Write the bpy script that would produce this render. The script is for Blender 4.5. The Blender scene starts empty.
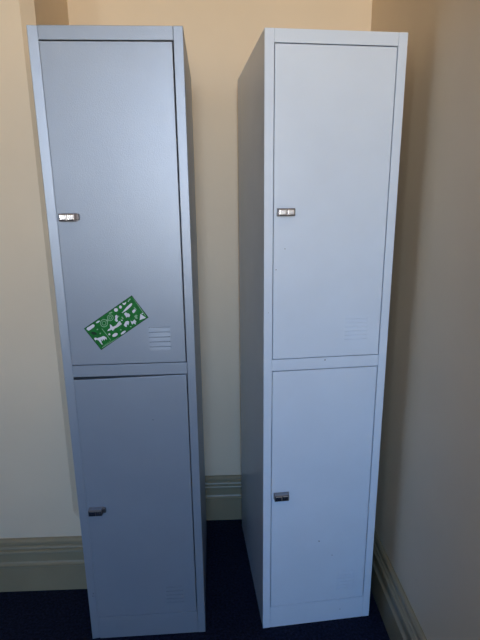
import bpy, bmesh, math, random
from mathutils import Vector, Matrix

scene = bpy.context.scene
COL = scene.collection
random.seed(7)

# ------------------------------------------------------------------ camera
def make_camera():
    pos = Vector((0.0, -1.899, 1.3937))
    p, yw, r, f = 0.2456, -0.0356, -0.0095, 480.99      # pitch down, yaw, roll, focal length in pixels
    fwd = Vector((-math.sin(yw) * math.cos(p), math.cos(yw) * math.cos(p), -math.sin(p)))
    right = Vector((math.cos(yw), math.sin(yw), 0))
    up = right.cross(fwd)
    R = math.cos(r) * right + math.sin(r) * up
    U = -math.sin(r) * right + math.cos(r) * up
    cam = bpy.data.cameras.new('camera')
    cam.sensor_fit = 'VERTICAL'
    cam.sensor_height = 24.0
    cam.lens = f / 640 * 24.0
    cam.clip_start = 0.02
    o = bpy.data.objects.new('camera', cam)
    m = Matrix((R, U, -fwd)).transposed().to_4x4()
    m.translation = pos
    o.matrix_world = m
    COL.objects.link(o)
    scene.camera = o
make_camera()

# ------------------------------------------------------------------ light
# window openings in the rear wall, behind the camera: x0, x1, z0, z1
WINS = ((-0.34, 0.52, 0.95, 2.75), (-2.00, -1.68, 1.10, 2.75))
REAR_Y, WALL_T, CEIL_Z = -4.5, 0.25, 3.2
LEFT_X, RIGHT_X, BACK_Y = -4.6, 0.5453, 0.0

# elevation in degrees, colour: sunlit ground, bright haze at the horizon, blue sky above
SKY = ((-90, (0.80, 0.66, 0.48)), (-12, (0.97, 0.82, 0.64)), (-4, (1.0, 0.90, 0.77)), (2, (1.0, 1.0, 0.96)),
       (7, (0.60, 0.76, 1.0)), (14, (0.22, 0.41, 0.74)), (30, (0.14, 0.32, 0.64)), (90, (0.12, 0.30, 0.62)))
def make_world():
    w = bpy.data.worlds.new('daylight')
    scene.world = w
    w.use_nodes = True
    nt = w.node_tree
    nt.nodes.clear()
    out = nt.nodes.new('ShaderNodeOutputWorld')
    bg = nt.nodes.new('ShaderNodeBackground')
    tc = nt.nodes.new('ShaderNodeTexCoord')
    sep = nt.nodes.new('ShaderNodeSeparateXYZ')
    mr = nt.nodes.new('ShaderNodeMapRange')
    ramp = nt.nodes.new('ShaderNodeValToRGB')
    mr.inputs['From Min'].default_value = -1
    mr.inputs['From Max'].default_value = 1
    el = ramp.color_ramp.elements
    def pos(deg):
        return 0.5 + 0.5 * math.sin(math.radians(deg))
    stops = SKY
    el[0].position, el[0].color = 0.0, (*stops[0][1], 1)
    el[1].position, el[1].color = 1.0, (*stops[-1][1], 1)
    for deg, c in stops[1:-1]:
        e = el.new(pos(deg))
        e.color = (*c, 1)
    bg.inputs['Strength'].default_value = 6.0
    L = nt.links.new
    L(tc.outputs['Generated'], sep.inputs[0])
    L(sep.outputs['Z'], mr.inputs['Value'])
    L(mr.outputs[0], ramp.inputs[0])
    L(ramp.outputs[0], bg.inputs['Color'])
    L(bg.outputs[0], out.inputs[0])
make_world()

def make_portals():
    for (x0, x1, z0, z1) in WINS:
        li = bpy.data.lights.new('window_daylight', 'AREA')
        li.shape = 'RECTANGLE'
        li.size = x1 - x0
        li.size_y = z1 - z0
        li.cycles.is_portal = True
        o = bpy.data.objects.new('window_daylight', li)
        o.location = ((x0 + x1) / 2, REAR_Y - WALL_T - 0.02, (z0 + z1) / 2)
        o.rotation_euler = (math.radians(90), 0, 0)     # shines into the room, along +Y
        COL.objects.link(o)
make_portals()

vs = scene.view_settings
vs.view_transform = 'Standard'
vs.look = 'None'
vs.gamma = 1
vs.use_curve_mapping = False
vs.exposure = 2.15
scene.cycles.use_denoising = True
scene.cycles.max_bounces = 10
scene.cycles.diffuse_bounces = 7
scene.cycles.caustics_reflective = False

# ------------------------------------------------------------------ materials
def mat(name, color, rough=0.5, metal=0.0, noise=None, bump=None, spec=0.5, coat=0.0, coat_rough=0.1):
    """noise = (scale, amount): slight tone variation of the paint; bump = (scale, strength, distance)"""
    m = bpy.data.materials.new(name)
    m.use_nodes = True
    nt = m.node_tree
    b = nt.nodes['Principled BSDF']
    b.inputs['Base Color'].default_value = (*color, 1)
    b.inputs['Roughness'].default_value = rough
    b.inputs['Metallic'].default_value = metal
    b.inputs['Specular IOR Level'].default_value = spec
    b.inputs['Coat Weight'].default_value = coat
    b.inputs['Coat Roughness'].default_value = coat_rough
    tc = nt.nodes.new('ShaderNodeTexCoord')
    if noise:
        n = nt.nodes.new('ShaderNodeTexNoise')
        n.inputs['Scale'].default_value = noise[0]
        n.inputs['Detail'].default_value = 5
        rp = nt.nodes.new('ShaderNodeValToRGB')
        a = noise[1]
        rp.color_ramp.elements[0].color = (*[c * (1 - a) for c in color], 1)
        rp.color_ramp.elements[1].color = (*[min(1, c * (1 + a)) for c in color], 1)
        rp.color_ramp.elements[0].position = 0.3
        rp.color_ramp.elements[1].position = 0.7
        nt.links.new(tc.outputs['Object'], n.inputs['Vector'])
        nt.links.new(n.outputs['Fac'], rp.inputs[0])
        nt.links.new(rp.outputs[0], b.inputs['Base Color'])
    if bump:
        n = nt.nodes.new('ShaderNodeTexNoise')
        n.inputs['Scale'].default_value = bump[0]
        n.inputs['Detail'].default_value = 3
        bp = nt.nodes.new('ShaderNodeBump')
        bp.inputs['Strength'].default_value = bump[1]
        bp.inputs['Distance'].default_value = bump[2]
        nt.links.new(tc.outputs['Object'], n.inputs['Vector'])
        nt.links.new(n.outputs['Fac'], bp.inputs['Height'])
        nt.links.new(bp.outputs[0], b.inputs['Normal'])
    return m

M_WALL = mat('cream_wall_paint', (0.76, 0.63, 0.46), 0.55, noise=(3.0, 0.03), bump=(60, 0.08, 0.002))
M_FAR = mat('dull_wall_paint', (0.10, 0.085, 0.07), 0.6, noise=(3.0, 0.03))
M_CEIL = mat('cream_ceiling_paint', (0.50, 0.45, 0.37), 0.7, noise=(2.0, 0.02))
M_SKIRT = mat('beige_gloss_trim_paint', (0.30, 0.25, 0.155), 0.4, noise=(6.0, 0.08), bump=(40, 0.1, 0.002))
M_SASH = mat('white_window_paint', (0.8, 0.8, 0.77), 0.4)
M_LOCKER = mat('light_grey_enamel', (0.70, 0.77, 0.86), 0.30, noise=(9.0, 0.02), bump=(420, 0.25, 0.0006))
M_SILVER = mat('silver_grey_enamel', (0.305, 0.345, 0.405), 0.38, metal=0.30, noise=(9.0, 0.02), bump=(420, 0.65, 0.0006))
M_INSIDE = mat('dark_locker_inside', (0.05, 0.05, 0.055), 0.7)
M_CHIP = mat('chipped_paint', (0.06, 0.055, 0.055), 0.7)
M_CHROME = mat('polished_chrome', (0.80, 0.80, 0.82), 0.20, metal=1.0)
M_STEEL = mat('brushed_steel', (0.30, 0.30, 0.32), 0.3, metal=1.0)
M_RUST = mat('tarnished_steel', (0.19, 0.165, 0.16), 0.35, metal=0.8)
M_GREEN = mat('green_print', (0.003, 0.15, 0.018), 0.5, noise=(90.0, 0.25), spec=0.25)
M_WHITE = mat('white_print', (0.68, 0.68, 0.72), 0.5)
M_GRID = mat('dark_green_print', (0.004, 0.04, 0.012), 0.5, spec=0.25)
M_PALE = mat('pale_green_print', (0.22, 0.42, 0.24), 0.5, spec=0.25)

def carpet_mat():
    m = mat('navy_carpet', (0.010, 0.014, 0.040), 0.95, spec=0.15)
    nt = m.node_tree
    b = nt.nodes['Principled BSDF']
    tc = nt.nodes.new('ShaderNodeTexCoord')
    v = nt.nodes.new('ShaderNodeTexVoronoi')
    v.inputs['Scale'].default_value = 260
    n = nt.nodes.new('ShaderNodeTexNoise')
    n.inputs['Scale'].default_value = 120
    n.inputs['Detail'].default_value = 6
    rp = nt.nodes.new('ShaderNodeValToRGB')
    rp.color_ramp.elements[0].position = 0.35
    rp.color_ramp.elements[0].color = (0.0035, 0.0055, 0.016, 1)
    rp.color_ramp.elements[1].position = 0.72
    rp.color_ramp.elements[1].color = (0.014, 0.021, 0.056, 1)
    bp = nt.nodes.new('ShaderNodeBump')
    bp.inputs['Strength'].default_value = 0.8
    bp.inputs['Distance'].default_value = 0.004
    L = nt.links.new
    L(tc.outputs['Object'], v.inputs['Vector'])
    L(tc.outputs['Object'], n.inputs['Vector'])
    L(n.outputs['Fac'], rp.inputs[0])
    L(rp.outputs[0], b.inputs['Base Color'])
    L(v.outputs['Distance'], bp.inputs['Height'])
    L(bp.outputs[0], b.inputs['Normal'])
    return m
M_CARPET = carpet_mat()

# ------------------------------------------------------------------ mesh helpers
def link(name, bm, mats, parent=None, smooth=False):
    bmesh.ops.recalc_face_normals(bm, faces=bm.faces[:])
    me = bpy.data.meshes.new(name)
    bm.to_mesh(me)
    bm.free()
    for m in (mats if isinstance(mats, (list, tuple)) else [mats]):
        me.materials.append(m)
    if smooth:
        for p in me.polygons:
            p.use_smooth = True
    o = bpy.data.objects.new(name, me)
    COL.objects.link(o)
    if parent:
        o.parent = parent
    return o

def structure(o):
    o['kind'] = 'structure'
    return o

def box(bm, x0, x1, y0, y1, z0, z1, bevel=0.0, mi=0, seg=2):
    b2 = bmesh.new()
    bmesh.ops.create_cube(b2, size=1)
    for v in b2.verts:
        v.co = Vector(((x0 + x1) / 2 + v.co.x * (x1 - x0), (y0 + y1) / 2 + v.co.y * (y1 - y0), (z0 + z1) / 2 + v.co.z * (z1 - z0)))
    if bevel:
        bmesh.ops.bevel(b2, geom=b2.edges[:], offset=bevel, segments=seg, profile=0.5, affect='EDGES')
    bmesh.ops.recalc_face_normals(b2, faces=b2.faces[:])
    add(bm, b2, mi)

def add(bm, b2, mi=None):
    vm = {v: bm.verts.new(v.co) for v in b2.verts}
    for f in b2.faces:
        nf = bm.faces.new([vm[v] for v in f.verts])
        nf.material_index = f.material_index if mi is None else mi
    b2.free()

def quad(bm, pts, mi=0):
    f = bm.faces.new([bm.verts.new(p) for p in pts])
    f.material_index = mi
    return f

# ------------------------------------------------------------------ room shell
def room():
    bm = bmesh.new()
    box(bm, LEFT_X - .2, RIGHT_X + .2, REAR_Y - .25, BACK_Y + .2, -0.10, 0.0)
    structure(link('floor', bm, M_CARPET))
    bm = bmesh.new()
    box(bm, LEFT_X - .2, RIGHT_X + .2, REAR_Y - .25, BACK_Y + .2, CEIL_Z, CEIL_Z + .1)
    structure(link('ceiling', bm, M_CEIL))
    bm = bmesh.new()
    box(bm, LEFT_X - .2, RIGHT_X + .2, BACK_Y, BACK_Y + .2, 0, CEIL_Z)
    structure(link('wall_back', bm, M_WALL))
    bm = bmesh.new()
    box(bm, RIGHT_X, RIGHT_X + .2, REAR_Y - .25, BACK_Y, 0, CEIL_Z)
    structure(link('wall_right', bm, M_WALL))
    bm = bmesh.new()
    box(bm, LEFT_X - .2, LEFT_X, REAR_Y - .25, BACK_Y, 0, CEIL_Z)
    structure(link('wall_left', bm, M_FAR))
    # rear wall, behind the camera, with the window openings
    (ax0, ax1, az0, az1), (bx0, bx1, bz0, bz1) = WINS
    bm = bmesh.new()
    for a in ((LEFT_X, bx0, 0, CEIL_Z), (bx1, ax0, 0, CEIL_Z), (ax1, RIGHT_X, 0, CEIL_Z),
              (ax0, ax1, 0, az0), (ax0, ax1, az1, CEIL_Z), (bx0, bx1, 0, bz0), (bx0, bx1, bz1, CEIL_Z)):
        box(bm, a[0], a[1], REAR_Y - WALL_T, REAR_Y, a[2], a[3])
    structure(link('wall_rear', bm, M_FAR))
    for k, (x0, x1, z0, z1) in enumerate(WINS):
        bm = bmesh.new()
        w, ya, yb = 0.05, REAR_Y - 0.17, REAR_Y - 0.10
        box(bm, x0, x1, ya, yb, z0, z0 + w)
        box(bm, x0, x1, ya, yb, z1 - w, z1)
        for cx in (x0 + w / 2, x1 - w / 2):
            box(bm, cx - w / 2, cx + w / 2, ya, yb, z0 + w, z1 - w)
        box(bm, x0 + w, x1 - w, ya + .01, yb - .01, 1.86, 1.90)
        o = structure(link('window_%d' % (k + 1), bm, M_SASH))
        bm = bmesh.new()
        box(bm, x0 - .08, x1 + .08, REAR_Y - 0.10, REAR_Y + 0.06, z0 - .03, z0, 0.006)
        link('window_sill', bm, M_SASH, o)

BREAST_Y, BREAST_X, BREAST_X0, CH = -0.3701, -0.519, -2.2, 0.031
def chimney_breast():
    # solid block; the front corner is chamfered above 0.31 m and runs out in a short stop below it
    bm = bmesh.new()
    levels = [(0.0, 0.0005), (0.268, 0.0005), (0.312, CH), (CEIL_Z, CH)]
    rings = []
    for z, c in levels:
        pts = [(BREAST_X0, BACK_Y), (BREAST_X0, BREAST_Y), (BREAST_X - c, BREAST_Y), (BREAST_X, BREAST_Y + c), (BREAST_X, BACK_Y)]
        rings.append([bm.verts.new((x, y, z)) for x, y in pts])
    for a, b in zip(rings, rings[1:]):
        for i in range(5):
            j = (i + 1) % 5
            bm.faces.new((a[i], a[j], b[j], b[i]))
    bm.faces.new(rings[0])
    bm.faces.new(rings[-1])
    structure(link('wall_chimney', bm, M_WALL))

# height, projection from the wall (moulded Victorian skirting)
PROFILE = [(0.0, 0.022), (0.108, 0.022), (0.113, 0.0245), (0.120, 0.0245), (0.125, 0.019), (0.130, 0.0165), (0.166, 0.0165),
           (0.170, 0.021), (0.1745, 0.024), (0.180, 0.022), (0.1825, 0.0165), (0.186, 0.018), (0.190, 0.0195), (0.195, 0.017),
           (0.1975, 0.0125), (0.202, 0.0125), (0.208, 0.0145), (0.216, 0.0135), (0.2215, 0.009), (0.2234, 0.0045), (0.2234, 0.0)]
PROFILE = [(z * 0.945, t) for z, t in PROFILE]
def skirting():
    path = [Vector((BREAST_X0, BREAST_Y)), Vector((BREAST_X, BREAST_Y)), Vector((BREAST_X, BACK_Y)), Vector((RIGHT_X, BACK_Y)), Vector((RIGHT_X, REAR_Y))]
    names = ['baseboard_chimney', 'baseboard_return', 'baseboard_back', 'baseboard_right']
    segs = [(b - a).normalized() for a, b in zip(path, path[1:])]
    nrm = [Vector((d.y, -d.x)) for d in segs]
    def off(i, s, t):                      # mitred end i of segment s, pushed out by t
        p = path[i]
        if i == 0 or i == len(path) - 1:
            return p + nrm[s] * t
        return p + (nrm[i - 1] + nrm[i]) * t
    for s, nm in enumerate(names):
        bm = bmesh.new()
        A = [bm.verts.new((*off(s, s, t), z)) for z, t in PROFILE]
        B = [bm.verts.new((*off(s + 1, s, t), z)) for z, t in PROFILE]
        for i in range(len(PROFILE) - 1):
            bm.faces.new((A[i], A[i + 1], B[i + 1], B[i]))
        structure(link(nm, bm, M_SKIRT))

room()
chimney_breast()
skirting()

# ------------------------------------------------------------------ lockers
W, D, H = 0.3696, 0.5314, 1.80
U0, U1 = 0.0245, 0.3455                     # inner edges of the stiles
Z_RAIL, Z_MID1, Z_MID0, Z_KICK = 1.7685, 0.9445, 0.9105, 0.0825
GAP = 0.0026

def lx(u):
    return u - W / 2
YF = -D / 2                                 # front face, in the locker's own frame

def vent_bm(u0, u1, z0, z1, n, depth):
    """plate with n pressed-in louvres: narrow slot under the upper lip, shallow ramp back to flush below; also sharp ends"""
    bm = bmesh.new()
    m = 0.004
    pitch = (z1 - z0 - m) / n
    xs = [(u0, 0), (u0 + m, 0), (u0 + m + .0012, 1), (u1 - m - .0012, 1), (u1 - m, 0), (u1, 0)]
    zs = [(z0, 0), (z0 + m / 2, 0)]
    for i in range(n):
        b = z0 + m / 2 + i * pitch
        zs += [(b + pitch * 0.10, 0), (b + pitch * 0.80, 0.14), (b + pitch * 0.825, 1), (b + pitch * 0.93, 1), (b + pitch * 0.95, 0)]
    zs += [(z1, 0)]
    g = [[bm.verts.new((lx(u), YF + depth * a * c, z)) for u, a in xs] for z, c in zs]
    for i in range(len(zs) - 1):
        for j in range(len(xs) - 1):
            bm.faces.new((g[i][j], g[i][j + 1], g[i + 1][j + 1], g[i + 1][j]))
    return bm

def door_bm(u0, u1, z0, z1, v, dz=(0, 0), chips=()):
    """pan door: rounded front edge, turned sides, opening for the vent plate v = (u0, u1, z0, z1); dz lowers the top edge (left, right)"""
    bm = bmesh.new()
    vu0, vu1, vz0, vz1 = v
    r = 0.0016
    def P(u, y, z):
        return (lx(u), y, z)
    tl, tr = z1 - dz[0], z1 - dz[1]
    def loop(k, y):
        return [bm.verts.new(P(u0 + k, y, z0 + k)), bm.verts.new(P(u1 - k, y, z0 + k)), bm.verts.new(P(u1 - k, y, tr - k)), bm.verts.new(P(u0 + k, y, tl - k))]
    hole = [bm.verts.new(P(a, YF, b)) for a, b in ((vu0, vz0), (vu1, vz0), (vu1, vz1), (vu0, vz1))]
    loops = [hole, loop(r, YF), loop(r * 0.4, YF + r * 0.25), loop(0, YF + r), loop(0, YF + 0.018)]
    for a, b in zip(loops, loops[1:]):
        for i in range(4):
            j = (i + 1) % 4
            bm.faces.new((a[i], a[j], b[j], b[i]))
    bm.faces.new(loops[-1])
    for (u, z, rr) in chips:
        ring = [P(u + rr * random.uniform(.6, 1.3) * math.cos(t * math.pi / 4), YF - 0.00025, z + rr * random.uniform(.6, 1.3) * math.sin(t * math.pi / 4)) for t in range(8)]
        quad(bm, ring, 1)
    return bm

def latch_bm(u0, zc, w, tail):
    """chrome turn latch: thin back plate and a raised block whose front carries two bright facets in a dark rim"""
    bm = bmesh.new()
    h, dp = 0.0098, 0.0195
    box(bm, lx(u0 - .0005), lx(u0 + w + .0030), YF - .0020, YF + .001, zc - h - .0005, zc + h + .0005, .0009, 0)
    y0 = YF - dp
    if tail:                                     # worn pivot block beside the turn piece
        box(bm, lx(u0 + w - .003), lx(u0 + w + tail), YF - .0075, YF - .001, zc - h + .003, zc + h - .001, .0015, 1)
    box(bm, lx(u0), lx(u0 + w), y0 + .0006, YF - .0015, zc - h, zc + h, .0022, 1, 3)
    box(bm, lx(u0 + .002), lx(u0 + w - .002), y0 + .004, YF - .0030, zc + h - .0004, zc + h + .0006, .0004, 0)
    mid = u0 + w * 0.52
    for (p, q) in ((u0 + .0022, mid - .0009), (mid + .0009, u0 + w - .0022)):
        nx, nz = 12, 8
        za, zb = zc - h + .0024, zc + h - .0022
        g = []
        for i in range(nz + 1):
            row = []
            for j in range(nx + 1):
                s, t = j / nx, i / nz
                dome = (1 - (2 * s - 1) ** 10) * (1 - (2 * t - 1) ** 10)
                row.append(bm.verts.new((lx(p + (q - p) * s), y0 + .0004 - .0006 * dome, za + (zb - za) * t)))
            g.append(row)
        for i in range(nz):
            for j in range(nx):
                f = bm.faces.new((g[i][j], g[i][j + 1], g[i + 1][j + 1], g[i + 1][j]))
                f.material_index = 2
    return bm

def marks(bm, chips):
    for (u, z, rr) in chips:
        quad(bm, [(lx(u + rr * random.uniform(.6, 1.3) * math.cos(k * math.pi / 4)), YF + .0004, z + rr * random.uniform(.6, 1.3) * math.sin(k * math.pi / 4)) for k in range(8)], 1)

def locker(x, y, rot, label, vents, latches, sag, chips_up, chips_low, chips_frame, paint, gap_l, lean, tilt, chips_rail=(), chips_kick=()):
    t = bpy.data.objects.new('locker', None)
    COL.objects.link(t)
    c, s = math.cos(rot), math.sin(rot)
    t.location = (x + c * W / 2 - s * D / 2, y + s * W / 2 + c * D / 2, 0)
    t.rotation_euler = (0, tilt, rot)          # stands a few millimetres out of plumb
    t.location.z = abs(math.sin(tilt)) * W / 2
    t['label'] = label
    t['category'] = 'locker'
    t['group'] = 'two-door metal lockers'
    th = 0.0014
    # sheet-metal carcass
    bm = bmesh.new()
    yb = D / 2
    ys = YF + 0.016
    box(bm, lx(0), lx(th), ys, yb, 0.0, H, 0.0005)
    box(bm, lx(W - th), lx(W), ys, yb, 0.0, H, 0.0005)
    box(bm, lx(th), lx(W - th), yb - th, yb, 0.0, H)
    box(bm, lx(th), lx(W - th), ys, yb - th, H - th, H)
    box(bm, lx(th), lx(W - th), YF + .02, yb - th, Z_KICK - .004, Z_KICK - .0026)
    box(bm, lx(th), lx(W - th), YF + .02, yb - th, (Z_MID0 + Z_MID1) / 2, (Z_MID0 + Z_MID1) / 2 + th)
    link('body', bm, paint, t)
    for (a, b) in ((0, U0), (U1, W)):
        bm = bmesh.new()
        box(bm, lx(a), lx(b), YF, YF + .0165, 0, H, 0.0012)
        if a == 0 and lean:                     # pressed stile, its face turned in slightly towards the door
            for v in bm.verts:
                if v.co.y < YF + .008:
                    v.co.y += lean * (v.co.x - lx(0))
        if a == 0:
            for (u, z, rr) in chips_frame:
                quad(bm, [(lx(u + rr * random.uniform(.6, 1.3) * math.cos(k * math.pi / 4)), YF - .0002, z + rr * random.uniform(.6, 1.3) * math.sin(k * math.pi / 4)) for k in range(8)], 1)
        link('stile', bm, [paint, M_CHIP], t)
    for (z0, z1) in ((Z_RAIL, H), (Z_MID0, Z_MID1)):
        bm = bmesh.new()
        box(bm, lx(U0 + .0003), lx(U1 - .0003), YF + .0006, YF + .016, z0, z1, 0.001)
        if z0 == Z_MID0:
            marks(bm, chips_rail)
        link('rail', bm, [paint, M_CHIP], t)
    bm = bmesh.new()
    box(bm, lx(U0 + .0004), lx(U1 - .0004), YF + .0006, YF + .016, 0.0, Z_KICK, 0.001)
    marks(bm, chips_kick)
    link('kick_plate', bm, [paint, M_CHIP], t)
    doors = ((Z_MID1, Z_RAIL, 0, chips_up, (0, 0)), (Z_KICK, Z_MID0, 1, chips_low, sag))
    for (z0, z1, i, chips, dz) in doors:
        bm = door_bm(U0 + gap_l, U1 - GAP, z0 + GAP * .8, z1 - GAP, vents[i][:4], dz, chips)
        d = link('door', bm, [paint, M_CHIP], t)
        link('vent', vent_bm(*vents[i]), paint, d)
        link('latch', latch_bm(*latches[i]), [M_STEEL, M_RUST, M_CHROME], d)
    return t

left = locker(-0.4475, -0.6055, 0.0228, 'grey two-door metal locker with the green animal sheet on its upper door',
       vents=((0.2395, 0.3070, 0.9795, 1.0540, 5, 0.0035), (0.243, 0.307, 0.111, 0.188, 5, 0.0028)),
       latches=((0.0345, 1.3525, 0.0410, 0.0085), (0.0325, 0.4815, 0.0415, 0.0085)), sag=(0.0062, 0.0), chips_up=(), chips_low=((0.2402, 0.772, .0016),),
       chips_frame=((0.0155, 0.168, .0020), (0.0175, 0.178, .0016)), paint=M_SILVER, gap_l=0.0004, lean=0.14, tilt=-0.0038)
right = locker(0.1133, -0.5918, 0.0908, 'pale grey two-door metal locker by the right wall with bare doors',
       vents=((0.233, 0.309, 0.984, 1.062, 6, 0.0030), (0.244, 0.311, 0.114, 0.196, 6, 0.0030)),
       latches=((0.0345, 1.3595, 0.0465, 0), (0.0325, 0.5010, 0.0455, 0)), sag=(0.0, 0.0), chips_up=((0.058, 1.262, .0013), (0.034, 1.205, .0014)),
       chips_low=((0.1833, 0.3205, .0024), (0.2289, 0.262, .0018)), chips_frame=((0.0125, 1.085, .0009),), paint=M_LOCKER, gap_l=0.0018, lean=0.0, tilt=0.0,
       chips_rail=((0.1818, 0.9365, .0019),), chips_kick=((0.2654, 0.0424, .0016),))

# ------------------------------------------------------------------ green printed sheet on the left locker's upper door
def sheet():
    t = bpy.data.objects.new('stencil_sheet', None)
    COL.objects.link(t)
    Lw, Lh = 0.1630, 0.0757
    # corners of the sheet in the close-up the outline was measured from
    A, B, Dd = Vector((27, 263)), Vector((352, 42)), Vector((147, 407))
    e1, e2 = B - A, Dd - A
    det = e1.x * e2.y - e1.y * e2.x
    def loc(p):
        q = Vector(p) - A
        s = (q.x * e2.y - q.y * e2.x) / det
        r = (e1.x * q.y - e1.y * q.x) / det
        return (s - .5) * Lw, (.5 - r) * Lh
    bm = bmesh.new()
    TH = 0.0012
    # the board with slightly rounded corners
    box(bm, -Lw / 2, Lw / 2, -TH, 0, -Lh / 2, Lh / 2, 0.0003, 0, 1)
    lvl = [0]
    def poly(pts, mi=1, local=False):
        q = [(p if local else loc(p)) for p in pts]
        if mi == 1:
            mx, mz = sum(p[0] for p in q) / len(q), sum(p[1] for p in q) / len(q)
            q = [(mx + (p[0] - mx) * .93, mz + (p[1] - mz) * .93) for p in q]
        y = -TH - 0.00012 - 0.00002 * (lvl[0] % 5)
        lvl[0] += 1
        vs_ = [bm.verts.new((x, y, z)) for x, z in q]
        f = bm.faces.new(vs_)
        f.material_index = mi
        bmesh.ops.triangulate(bm, faces=[f])
    def ell(cx, cy, a, b, ang=0, mi=1, n=14):
        ca, sa = math.cos(ang), math.sin(ang)
        poly([(cx + a * math.cos(k * 2 * math.pi / n) * ca - b * math.sin(k * 2 * math.pi / n) * sa,
               cy + a * math.cos(k * 2 * math.pi / n) * sa + b * math.sin(k * 2 * math.pi / n) * ca) for k in range(n)], mi)
    def ring(cx, cy, r, w, mi=3, n=22):
        for k in range(n):
            a0, a1 = k * 2 * math.pi / n, (k + 1) * 2 * math.pi / n
            poly([(cx + r * math.cos(a0), cy + r * math.sin(a0)), (cx + r * math.cos(a1), cy + r * math.sin(a1)),
                  (cx + (r - w) * math.cos(a1), cy + (r - w) * math.sin(a1)), (cx + (r - w) * math.cos(a0), cy + (r - w) * math.sin(a0))], mi)
    def line(p, q, w, mi=3):
        p, q = Vector(p), Vector(q)
        d = (q - p).normalized()
        nn = Vector((-d.y, d.x)) * w / 2
        poly([p + nn, q + nn, q - nn, p - nn], mi)
    # dark border
    b = 0.0016
    for (x0, x1, z0, z1) in ((-Lw / 2, Lw / 2, Lh / 2 - b, Lh / 2), (-Lw / 2, Lw / 2, -Lh / 2, -Lh / 2 + b), (-Lw / 2, -Lw / 2 + b, -Lh / 2 + b, Lh / 2 - b), (Lw / 2 - b, Lw / 2, -Lh / 2 + b, Lh / 2 - b)):
        poly([(x0, z0), (x1, z0), (x1, z1), (x0, z1)], 2, True)
    # label window and horse at the lower end
    poly([(42, 268), (46, 258), (88, 233), (99, 234), (103, 243), (99, 252), (66, 275), (55, 278)])
    ell(97, 294, 20, 10, .3, 2)
    ell(120, 268, 6, 4, -.5, 3)
    ell(140, 295, 5, 5, 0, 3)
    poly([(93, 325), (104, 322), (118, 326), (130, 322), (145, 318), (160, 311), (172, 312), (185, 321), (190, 334), (182, 334), (175, 328), (173, 341), (167, 341), (165, 331),
          (159, 332), (158, 344), (152, 345), (150, 334), (145, 340), (152, 360), (160, 373), (150, 371), (136, 352), (127, 343), (114, 337), (104, 342), (97, 336)])
    line((150, 262), (212, 337), 4)
    line((152, 392), (272, 318), 4)
    line((362, 58), (452, 178), 4)
    line((160, 382), (215, 342), 2)
    # coiled figures
    ring(165, 226, 27, 5)
    ring(165, 226, 15, 4)
    ring(208, 190, 22, 5)
    ring(208, 190, 11, 4)
    ell(123, 218, 16, 6, -.5)
    ell(210, 157, 13, 5, -.4, 3)
    ell(188, 208, 9, 5, .8, 3)
    # leaping fish
    poly([(184, 281), (192, 268), (206, 260), (203, 232), (214, 238), (226, 250), (248, 240), (265, 230), (270, 210), (278, 208), (278, 224), (292, 230), (278, 236), (264, 250), (240, 262), (226, 280), (220, 268), (204, 276)])
    # standing animals
    poly([(240, 176), (250, 168), (258, 174), (262, 186), (256, 196), (262, 212), (254, 220), (250, 206), (244, 214), (238, 208), (242, 192)])
    poly([(302, 158), (314, 152), (322, 158), (336, 160), (346, 172), (340, 186), (334, 178), (326, 184), (318, 190), (314, 178), (304, 170)])
    poly([(355, 146), (366, 134), (378, 132), (384, 142), (376, 150), (372, 158), (362, 158)])
    ell(378, 128, 13, 4, .7, 3)
    poly([(372, 178), (384, 168), (396, 172), (392, 184), (398, 194), (386, 196), (378, 188)], 3)
    poly([(300, 238), (312, 214), (326, 208), (340, 212), (338, 226), (334, 240), (328, 232), (322, 236), (324, 250), (314, 252), (312, 244)])
    poly([(346, 206), (358, 214), (368, 206), (376, 198), (380, 208), (390, 214), (384, 222), (388, 236), (378, 230), (366, 226), (360, 236), (354, 228)])
    ell(242, 304, 22, 12, -.45)
    ell(299, 288, 22, 8, -.6)
    ell(203, 300, 8, 7, 0)
    ell(246, 138, 15, 13)
    ell(277, 119, 11, 11)
    ell(292, 190, 10, 5, .9, 3)
    ell(288, 206, 7, 4, .2)
    ell(282, 270, 6, 4, 0, 3)
    # long tapering fish
    poly([(282, 162), (296, 146), (318, 118), (338, 100), (354, 90), (360, 96), (352, 112), (330, 132), (306, 150)])
    # crescent
    poly([(288, 92), (294, 104), (304, 106), (314, 98), (316, 84), (308, 88), (302, 94), (296, 92)])
    ell(338, 70, 9, 5, -.7, 3)
    ell(330, 80, 4, 3)
    # triangle outline with a pale centre
    poly([(414, 160), (456, 188), (410, 206)])
    poly([(421, 174), (440, 188), (419, 196)], 2)
    ell(428, 160, 5, 5)
    ell(350, 248, 6, 4, 0, 3)
    ell(265, 180, 5, 4, 0, 3)
    o = link('printed_board', bm, [M_GREEN, M_WHITE, M_GRID, M_PALE], t)
    t['label'] = 'green sheet printed with white animal shapes stuck to the upper door of a locker'
    t['category'] = 'stencil'
    rot = Matrix.Rotation(0.0228, 4, 'Z')
    uc, zc = 0.1565, 1.0660
    base = left.matrix_basis
    t.matrix_basis = Matrix.LocRotScale(left.location, left.rotation_euler, None) @ Matrix.Translation((lx(uc), YF - 0.0002, zc)) @ Matrix.Rotation(-math.radians(33.4), 4, 'Y')
    return t
sheet()
